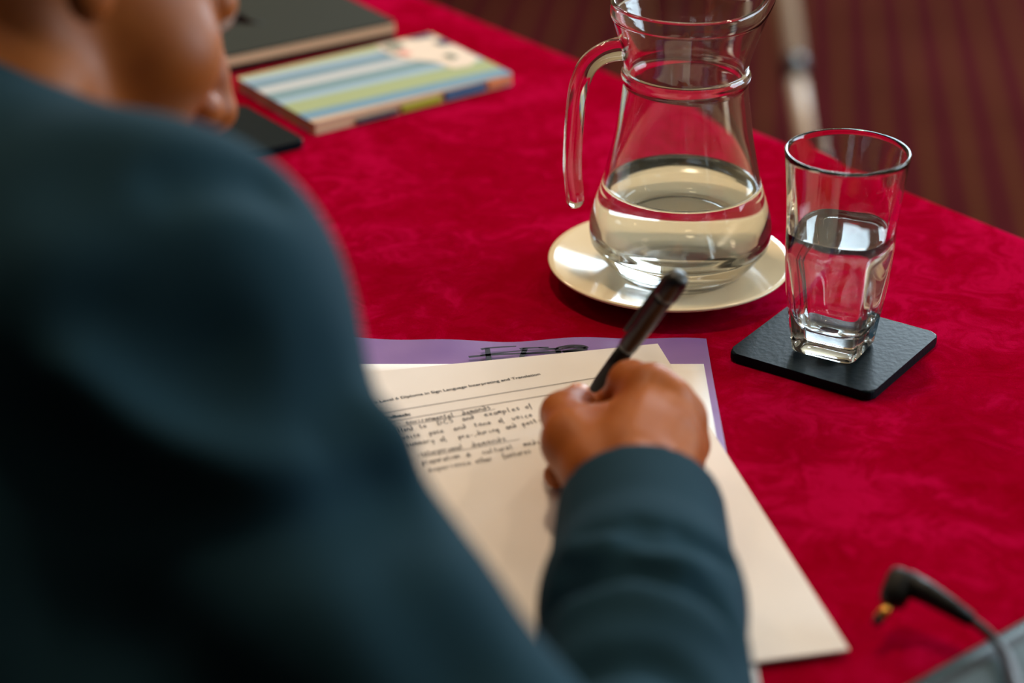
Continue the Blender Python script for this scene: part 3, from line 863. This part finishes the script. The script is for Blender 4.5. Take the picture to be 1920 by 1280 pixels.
# ---- head frame
def frame(a, b, r):
    a, b, r = map(math.radians, (a, b, r))
    f = V((math.sin(a)*math.cos(b), math.cos(a)*math.cos(b), -math.sin(b)))
    r0 = V((math.cos(a), -math.sin(a), 0)); u0 = np.cross(r0, f)
    R = r0*math.cos(r)+u0*math.sin(r)
    return np.column_stack([R, f, np.cross(R, f)])
HM = frame(59, 33, 15)
HO = V(W(436, 222, 1.02)) - HM@V((0, .124, -.022))
h_ = lambda *p: HO + HM@V(p)

# ---- body: head, neck, trunk, arms and the writing hand in one surface
B = Field((-.75, .48, .44), (.16, 1.38, 1.20), .0021)
B.ell(h_(0, -.02, .05), (.074, .094, .083), HM, .02)
B.ell(h_(0, .030, -.015), (.060, .062, .082), HM, .02)
for s in (-1, 1):
    B.cone(h_(s*.052, .0, -.058), h_(s*.014, .074, -.104), .022, .020, .025)
    B.ell(h_(s*.043, .055, -.016), (.023, .026, .024), HM, .02)
B.ell(h_(0, .078, -.100), (.022, .020, .018), HM, .015)
B.cone(h_(-.028, .0745, .037), h_(.028, .0745, .037), .0115, .0115, .015)
B.ell(h_(0, .058, -.055), (.042, .040, .032), HM, .02)
for s in (-1, 1):
    B.ell(h_(s*.031, .094, .016), (.015, .012, .009), HM, .008, True)
    B.ell(h_(s*.031, .0755, .0175), (.0135, .0118, .0120), HM, .003)
B.cone(h_(0, .086, .026), h_(0, .103, -.008), .0075, .0090, .010)
B.cone(h_(0, .103, -.008), h_(0, .1125, -.022), .0090, .0115, .008)
for s in (-1, 1):
    B.ell(h_(s*.0125, .0985, -.025), (.0080, .0115, .0085), HM, .005)
B.cone(h_(-.020, .088, -.057), h_(.020, .088, -.057), .0065, .0065, .006)
B.cone(h_(0, .093, -.057), h_(0, .092, -.057), .008, .008, .006)
B.cone(h_(-.016, .088, -.070), h_(.016, .088, -.070), .0075, .0075, .006)
B.cone(h_(-.022, .099, -.0635), h_(.022, .099, -.0635), .002, .002, .004, True)
for s in (-1, 1):
    B.ell(h_(s*.0095, .1015, -.0345), (.0055, .0080, .0068), HM, .002, True)
    B.ell(h_(s*.078, -.012, .016), (.007, .019, .031), HM, .006)
    B.ell(h_(s*.076, -.002, -.012), (.006, .010, .011), HM, .006)
    B.ell(h_(s*.085, -.010, .018), (.006, .011, .019), HM, .004, True)
B.cone(h_(0, -.035, -.035), NECK-up*.02, .055, .062, .03)
B.cone(NECK-up*.01, S_R, .055, .058, .03); B.cone(NECK-up*.01, S_L, .055, .058, .03)
B.ell(tors(0, .0, TL_*.72), (.150, .095, .19), RT_, .03); B.ell(tors(0, .0, TL_*.36), (.135, .090, .20), RT_, .04); B.ell(tors(0, .0, .03), (.150, .105, .10), RT_, .04)
B.cone(S_R-z_*.01, E_R, .034, .024, .02); B.cone(E_R, W_R-(W_R-E_R)*.15, .038, .026, .01)
B.cone(S_L, E_L, .052, .036, .02); B.cone(E_L, W_L, .038, .024, .01)
# right hand, closed round the pen
hp_ = lambda px, py, h: V(H(px, py, h+.0045))
wr = hp_(1196, 900, .034)
I1, I2, I3, I4 = hp_(1220, 732, .056), hp_(1183, 718, .050), hp_(1150, 762, .028), hp_(1120, 792, .012)
M1, M2, M3, M4 = hp_(1256, 757, .051), hp_(1216, 745, .034), hp_(1160, 775, .018), hp_(1115, 800, .007)
R1, R2, R3, R4 = hp_(1280, 784, .041), hp_(1238, 775, .020), hp_(1130, 830, .009), hp_(1068, 862, .0080)
L1, L2, L3, L4 = hp_(1288, 835, .028), hp_(1250, 830, .011), hp_(1130, 888, .009), hp_(1044, 890, .0078)
T0_, T1_, T2_, T3_ = hp_(1130, 880, .036), hp_(1079, 828, .041), hp_(1058, 776, .036), hp_(1081, 756, .031)
B.cone(W_R-(W_R-E_R)*.2, wr, .026, .025, .01)
for q, r in ((I1, .0128), (M1, .0118), (R1, .0112), (L1, .0105)):
    B.cone(wr+(q-wr)*.12, q, .020, r, .009)
B.cone(wr, (I1+T1_)/2*.5+wr*.5, .020, .018, .015)
B.cone((M1+wr)/2-z_*.006, (R1+wr)/2-z_*.008, .020, .018, .015)
B.chain([wr, T0_, T1_, T2_], [.019, .0195, .0140, .0118], .010)
B.chain([T2_, T3_], [.0119, .0098], .004)
B.chain([T1_, (I1+I2)/2-z_*.014], [.012, .010], .012)                # web between thumb and index
B.chain([I1, I2, I3, I4], [.0128, .0112, .0094, .0074], .005)
B.chain([M1, M2, M3, M4], [.0126, .0108, .0092, .0074], .004)
B.chain([R1, R2, R3, R4], [.0122, .0102, .0086, .0078], .004)
B.chain([L1, L2, L3, L4], [.0118, .0092, .0080, .0070], .003)
for q in (I1, M1, R1): B.ell(q+z_*.0045, (.0085, .0085, .0085), None, .004)
for q, w in (((T2_*.75+T3_*.25)+z_*.010, .003),):
    B.crease([q-V((.006, 0, 0)), q+V((.006, .002, 0))], w, .0006)
def bfold(px_pts, w, a):
    P = [B.hit(*q, z0=.9, z1=1.2) for q in px_pts]; P = [p for p in P if p is not None]
    if len(P) > 1: B.crease([np.array(q) for q in spline([tuple(p) for p in P], 5)], w, a)
bfold([(1112, 772), (1120, 812), (1140, 852)], .0075, .0024)
bfold([(1240, 728), (1222, 770), (1205, 815)], .0055, .0014)
bfold([(1268, 758), (1250, 800), (1232, 835)], .0055, .0014)
bfold([(1290, 800), (1272, 832)], .0055, .0013)
bfold([(1212, 702), (1205, 740), (1185, 800)], .0065, -.0010)
# left hand rests in the lap
lw = W_L; ld = (W_L-E_L)/np.linalg.norm(W_L-E_L); ls_ = np.cross(ld, z_)
for i, (o, l) in enumerate(((-.028, .085), (-.010, .095), (.010, .088), (.027, .070))):
    kn = lw+ld*.085+ls_*o-z_*.010; B.cone(lw, kn, .018, .0125, .012)
    B.chain([kn, kn+ld*l*.5-z_*.004, kn+ld*l*.95-z_*.013], [.0115, .0095, .0075], .004)
B.chain([lw+ls_*.012*1, lw+ld*.045+ls_*.044-z_*.012, lw+ld*.085+ls_*.052-z_*.016], [.018, .0125, .0095], .008)

person = empty('person', (HIP[0], HIP[1], 0.0))
tag(person, 'person in a dark navy suit jacket leaning over the table, writing with the right hand', 'person')
bme = B.mesh('body'); bme.transform(Matrix.Identity(4))
body_o = link_world('body', bme, M_SKIN, person, True)
del B

# ---- jacket
J = Field((-.82, .42, .40), (.18, 1.34, 1.12), .0031)
J.ell(tors(0, -.008, TL_*.74), (.178, .122, .185), RT_, .04); J.ell(tors(.005, -.010, TL_*.38), (.198, .128, .22), RT_, .05); J.ell(tors(0, 0, .01), (.205, .150, .13), RT_, .05)
cap = V(W(262, 612, .80))
J.cone(NECK-up*.004+rt*.03, cap+z_*.004, .066, .071, .03); J.cone(NECK-up*.012-rt*.03, S_L, .066, .068, .03)
J.ell(cap-V((0, 0, .012)), (.075, .075, .078), RT_, .03)
J.chain([S_R, S_R*.5+E_R*.5+V((-.004, 0, -.004)), E_R+z_*.004], [.074, .0525, .050], .02)
J.chain([(-.215, .675, .895), (-.135, .625, .81), (-.08, .585, .755)], [.070, .064, .048], .04)
CUFF = V(H(1201, 930, .0455)); EF = V(H(1212, 1600, .056)); fa = (EF-CUFF)/np.linalg.norm(EF-CUFF)
J.chain([CUFF-fa*.004, CUFF+fa*.10, EF, E_R+z_*.004], [.0385, .0425, .0500, .046], .012)
J.chain([S_L, E_L+z_*.008], [.070, .050], .02); fl = (E_L-W_L)/np.linalg.norm(E_L-W_L)
J.chain([W_L+fl*.03, E_L+z_*.008], [.036, .050], .01)
# folds laid where the cloth shows them
def fold(px_pts, w, a):
    P = [J.hit(*q) for q in px_pts]; P = [p for p in P if p is not None]
    if len(P) > 1:
        J.crease([np.array(q) for q in spline([tuple(p) for p in P], 5)], w, a)
fold([(140, 715), (260, 800), (400, 850), (520, 868), (650, 855), (715, 825)], .017, -.020)
fold([(200, 620), (320, 700), (470, 770), (590, 790), (680, 770)], .024, .018)
fold([(120, 790), (260, 880), (420, 930), (580, 930), (720, 890)], .024, .018)
fold([(330, 325), (420, 322), (500, 338)], .012, .010)
fold([(150, 330), (260, 420), (330, 520), (400, 640)], .026, .010)
fold([(690, 900), (700, 1000), (760, 1120), (850, 1260)], .018, .006)
fold([(1100, 1003), (1140, 996), (1185, 992), (1215, 994)], .0045, .0030)
fold([(1190, 976), (1230, 984), (1275, 995)], .0045, .0030)
fold([(1060, 1030), (1120, 1014), (1180, 1014)], .006, -.0025)
fold([(1180, 1016), (1250, 1012), (1310, 1022), (1365, 1055)], .006, .0050)
fold([(1090, 1050), (1200, 1036), (1300, 1050)], .008, -.0030)
fold([(1060, 1060), (1110, 1046), (1160, 1040)], .006, .0050)
fold([(1018, 1150), (1060, 1105), (1120, 1080), (1200, 1072), (1280, 1090), (1340, 1130), (1385, 1190)], .0105, .0220)
fold([(1090, 1135), (1180, 1115), (1270, 1135), (1330, 1180)], .014, -.0070)
fold([(1085, 1255), (1150, 1236), (1220, 1240), (1290, 1275)], .010, .0100)
# openings: cuffs and neck
J.cone(CUFF-fa*.060, CUFF+fa*.045, .0345, .0345, .003, True)
sl_cut = J.loc(CUFF-.07, CUFF+.07)
def halfspace(c, nrm):
    def fn(X, Y, Z): return (X-c[0])*nrm[0]+(Y-c[1])*nrm[1]+(Z-c[2])*nrm[2]
    return fn
cuffn = fa*.90+z_*(-.18); cuffn /= np.linalg.norm(cuffn)
J.blend(CUFF-.055-fa*.02, CUFF+.055-fa*.02, halfspace(CUFF+fa*.012, cuffn), .004, True)
J.cone(W_L+fl*.0, W_L+fl*.06, .030, .030, .003, True)
J.cone(h_(0, -.03, -.03), NECK-up*.03, .062, .060, .01, True)
jme = J.mesh('jacket'); jk = link_world('jacket', jme, M_WOOL, person, True); jk['label'] = 'dark navy suit jacket'
del J

# ---- hair, eyes, lashes, nail
Hf = Field(HO-.16, HO+.20, .003)
Hf.ell(h_(0, -.026, .054), (.082, .099, .089), HM, .01)
Hf.ell(h_(0, .075, .0), (.085, .075, .062), HM, .02, True)
Hf.ell(h_(0, .02, -.07), (.12, .075, .065), HM, .02, True)
for s in (-1, 1): Hf.ell(h_(s*.085, -.004, .0), (.02, .028, .036), HM, .01, True)
M_HAIR = plain('black hair', rgb(24, 20, 18), 0.5, 0.4, var=0.2, scale=200, bump=.4)
link_world('hair', Hf.mesh('hair'), M_HAIR, person, True)
M_EYE = plain('eye white', rgb(214, 200, 186), 0.15, 0.6); M_IRIS = plain('brown iris', rgb(46, 26, 16), 0.15, 0.6)
for s in (-1, 1):
    bm = bmesh.new(); bmesh.ops.create_uvsphere(bm, u_segments=24, v_segments=16, radius=.0115)
    bm.transform(Matrix.Translation(h_(s*.031, .0768, .0155))); e = bm_obj('eye', bm, M_EYE, person, True, True)
    lb = bmesh.new()
    for k in range(14):
        u = -.011+.022*k/13
        a = h_(s*.031+u, .0885-abs(u)*.35, .0165); b = h_(s*.031+u*1.35, .0935-abs(u)*.25, .0150); c = h_(s*.031+u*1.55, .0980-abs(u)*.2, .0165)
        tube_bm([a, b, c], [.0006, .0005, .0002], 6, lb)
    bm_obj('eyelashes', lb, M_HAIR, person, True, True)
    bb = bmesh.new()
    tube_bm([h_(s*.014, .0855, .037), h_(s*.028, .0860, .042), h_(s*.045, .074, .039)], [.003, .0042, .002], 10, bb)
    bm_obj('eyebrow', bb, M_HAIR, person, True, True)
M_NAIL = plain('thumbnail', rgb(206, 142, 112), 0.25, 0.6)
ta = (T3_-T2_)/np.linalg.norm(T3_-T2_); tn = z_-ta*(z_@ta); tn = tn - V((0, .3, 0)); tn -= ta*(tn@ta); tn /= np.linalg.norm(tn); ts = np.cross(ta, tn)
nb_ = bmesh.new(); bmesh.ops.create_uvsphere(nb_, u_segments=20, v_segments=12, radius=1.0)
nb_.transform(Matrix(np.column_stack([ta*.0062, ts*.0052, tn*.0022]).tolist()).to_4x4()); nb_.transform(Matrix.Translation(T3_+ta*.001+tn*.0082))
bm_obj('fingernail', nb_, M_NAIL, person, True, True)
# trousers and shoes, seated under the table
Tf = Field((-.85, .35, 0.0), (.25, 1.35, .64), .005)
KR = HIP+n_*.40+t_*.12; KR[2] = .50; KL = HIP+n_*.40-t_*.12; KL[2] = .50
Tf.ell(HIP-V((0, 0, .005)), (.165, .125, .10), RT_, .03)
for kn, s in ((KR, 1), (KL, -1)):
    hp0 = HIP+t_*.085*s; hp0[2] = .50
    Tf.cone(hp0, kn, .088, .066, .03); an = kn-n_*.02; an = V((an[0], an[1], .09)); Tf.cone(kn, an, .066, .052, .02)
M_TROU = plain('navy suit trousers', rgb(26, 34, 42), .8, .3)
link_world('trousers', Tf.mesh('trousers'), M_TROU, person, True)
for kn in (KR, KL):
    Sf = Field(kn*V((1, 1, 0))-V((.25, .25, 0)), kn*V((1, 1, 0))+V((.35, .35, .14)), .004); a = V((kn[0], kn[1], .045))-n_*.04
    Sf.cone(a, a+n_*.17-z_*.008, .040, .034, .02); Sf.cone(a+z_*.03, a+n_*.04+z_*.01, .040, .036, .02)
    Sf.blend(a-V((.3, .3, .1)), a+V((.3, .3, -.037)), halfspace(V((0, 0, .006)), z_), .002, True)
    link_world('shoe', Sf.mesh('shoe'), M_LEATHER, person, True)
# the chair under the person
ch = empty('chair', (HIP[0], HIP[1], 0), math.atan2(-TN.x, TN.y)+0)
tag(ch, 'wine red upholstered conference chair the writing person sits on', 'chair')
M_SEAT = plain('wine seat fabric', rgb(92, 26, 34), .85, .2)
box_obj('seat', (-.22, -.22, .34), (.22, .16, .395), M_SEAT, ch, .018, 3)
box_obj('backrest', (-.20, -.27, .55), (.20, -.225, .88), M_SEAT, ch, .016, 3)
for x in (-.19, .19):
    for y in (-.235, .13):
        bm_obj('leg', tube_bm([(x, y, 0), (x, y, .345 if y > 0 else .86)], .011, 12), M_STEEL, ch, True)

# ------------------------------------------------------------------ power plug and cable, tablet
tab_a, tab_b = v2(1690, 1290, .010), v2(1935, 1153, .010)
ue = (tab_b-tab_a).normalized(); ve = Vector((ue.y, -ue.x))
M_TABLET = plain('slate grey lid', rgb(40, 62, 68), 0.42, 0.16, metal=0.0, var=0.03)
M_BEZEL = plain('dark bezel', rgb(14, 20, 22), 0.4, 0.12)
o0 = tab_a - ue*.07
q = [o0, o0+ve*.16, o0+ve*.16+ue*.235, o0+ue*.235]
cen = sum(q, Vector((0, 0)))/4
lap = empty('tablet_computer', (cen.x, cen.y, TZ+.0003)); tag(lap, 'slate grey glossy device at the lower right table corner, crossed by the cable', 'device')
Q = [p-cen for p in q]
bmq = slab(Q, 0, .0095, .014, 8)
bmesh.ops.bevel(bmq, geom=[e for e in bmq.edges if abs(e.verts[0].co.z-e.verts[1].co.z) < 1e-6], offset=.003, segments=4, profile=.5, affect='EDGES')
bm_obj('case', bmq, M_TABLET, lap, True)
ins = lambda s: [p*(1-s/p.length*1.35) for p in Q]
bm_obj('bezel', slab(ins(.008), .0093, .0099, .010, 8), M_BEZEL, lap)
bm_obj('lid_panel', slab(ins(.016), .0097, .0104, .008, 8), M_TABLET, lap)
plug = empty('power_plug', H(1690, 1130, 0)); tag(plug, 'black right-angle power plug with brass tip on a cable over the red cloth', 'plug')
k0, k1 = H(1690, 1085, .026), H(1672, 1130, .019)
dirp = (k1-k0).normalized()
bm_obj('plug_head', tube_bm([k0-dirp*.004, k0-dirp*.003, k0, k1-dirp*.004, k1, k1+dirp*.001], [.0035, .0058, .0068, .0068, .0058, .004], 20), M_RUBBER, plug, True, True)
t0 = k1; t1 = H(1648, 1160, .015)
bm_obj('barrel_tip', tube_bm([t0, t1, t1.lerp(t0, -.02)], [.0027, .0027, .002], 16), M_GOLD, plug, True, True)['label'] = 'brass barrel tip'
bm_obj('tip_collar', tube_bm([t1, t1+(t1-t0).normalized()*.003], [.0026, .0018], 16), M_RUBBER, plug, True, True)
s_ = [H(1700, 1092, .025), H(1740, 1112, .0235), H(1780, 1136, .021), H(1822, 1163, .018)]
bm_obj('strain_relief', tube_bm(s_, [.0062, .0054, .0045, .0034], 16), M_RUBBER, plug, True, True)
cb = spline([H(1815, 1158, .0185), H(1845, 1180, .0165), H(1872, 1207, .0150), H(1892, 1240, .018), H(1906, 1290, .026), H(1930, 1370, .034), H(2010, 1430, .03), H(2130, 1340, .024), H(2260, 1200, .020), H(2420, 1040, .010), H(2560, 960, .005)], 10)
bm_obj('cable', tube_bm(cb, [.0023+.0022*min(1, max(0, (i-22)/20)) for i in range(len(cb))], 12), M_RUBBER, plug, True, True)

# ------------------------------------------------------------------ tripod stand beyond the table
stand = empty('tripod_stand', (.2, 3.3, 0)); tag(stand, 'pale metal tripod stand with black leg clamps beyond the far table edge', 'stand')
def ray_at_Z(px, py, Z): return W(px, py, Z)
pa, pb, pc = W(1475, 0, 3.55), W(1491, 130, 3.5), W(1508, 245, 3.455)
dirl = (pc-pa).normalized()
foot = pa + dirl*((.012-pa.z)/dirl.z); apex = pa - dirl*((1.35-pa.z)/-dirl.z)
joint = pb
def leg_parts(foot, joint, apex):
    up = tube_bm([joint, apex], [.0185, .0185], 20); l = bm_obj('leg', up, M_STEEL, stand, True, True)
    lo = tube_bm([foot, joint], [.0140, .0140], 20); m = bm_obj('lower_tube', lo, M_STEEL, l, True, True)
    dd = (apex-foot).normalized()
    bm_obj('clamp', tube_bm([joint-dd*.016, joint+dd*.016], [.0215, .0215], 20), M_BLACKPLASTIC, l, True, True)
    bm_obj('rubber_foot', tube_bm([foot-dd*.01, foot+dd*.03], [.018, .018], 16), M_RUBBER, l, True, True)
leg_parts(foot, joint, apex)
for fx, fy in ((-.75, 3.45), (foot.x+(apex.x-foot.x)*.1+.02, 4.15)):
    f2 = Vector((fx, fy, .012)); leg_parts(f2, f2.lerp(apex, (joint-foot).length/(apex-foot).length), apex)
bm_obj('head', lathe_bm([(0, -.03), (.05, -.03), (.055, 0), (.03, .05), (0, .06)], 32), M_BLACKPLASTIC, stand, True).matrix_parent_inverse = Matrix.Translation(-stand.location) @ Matrix.Translation(apex)
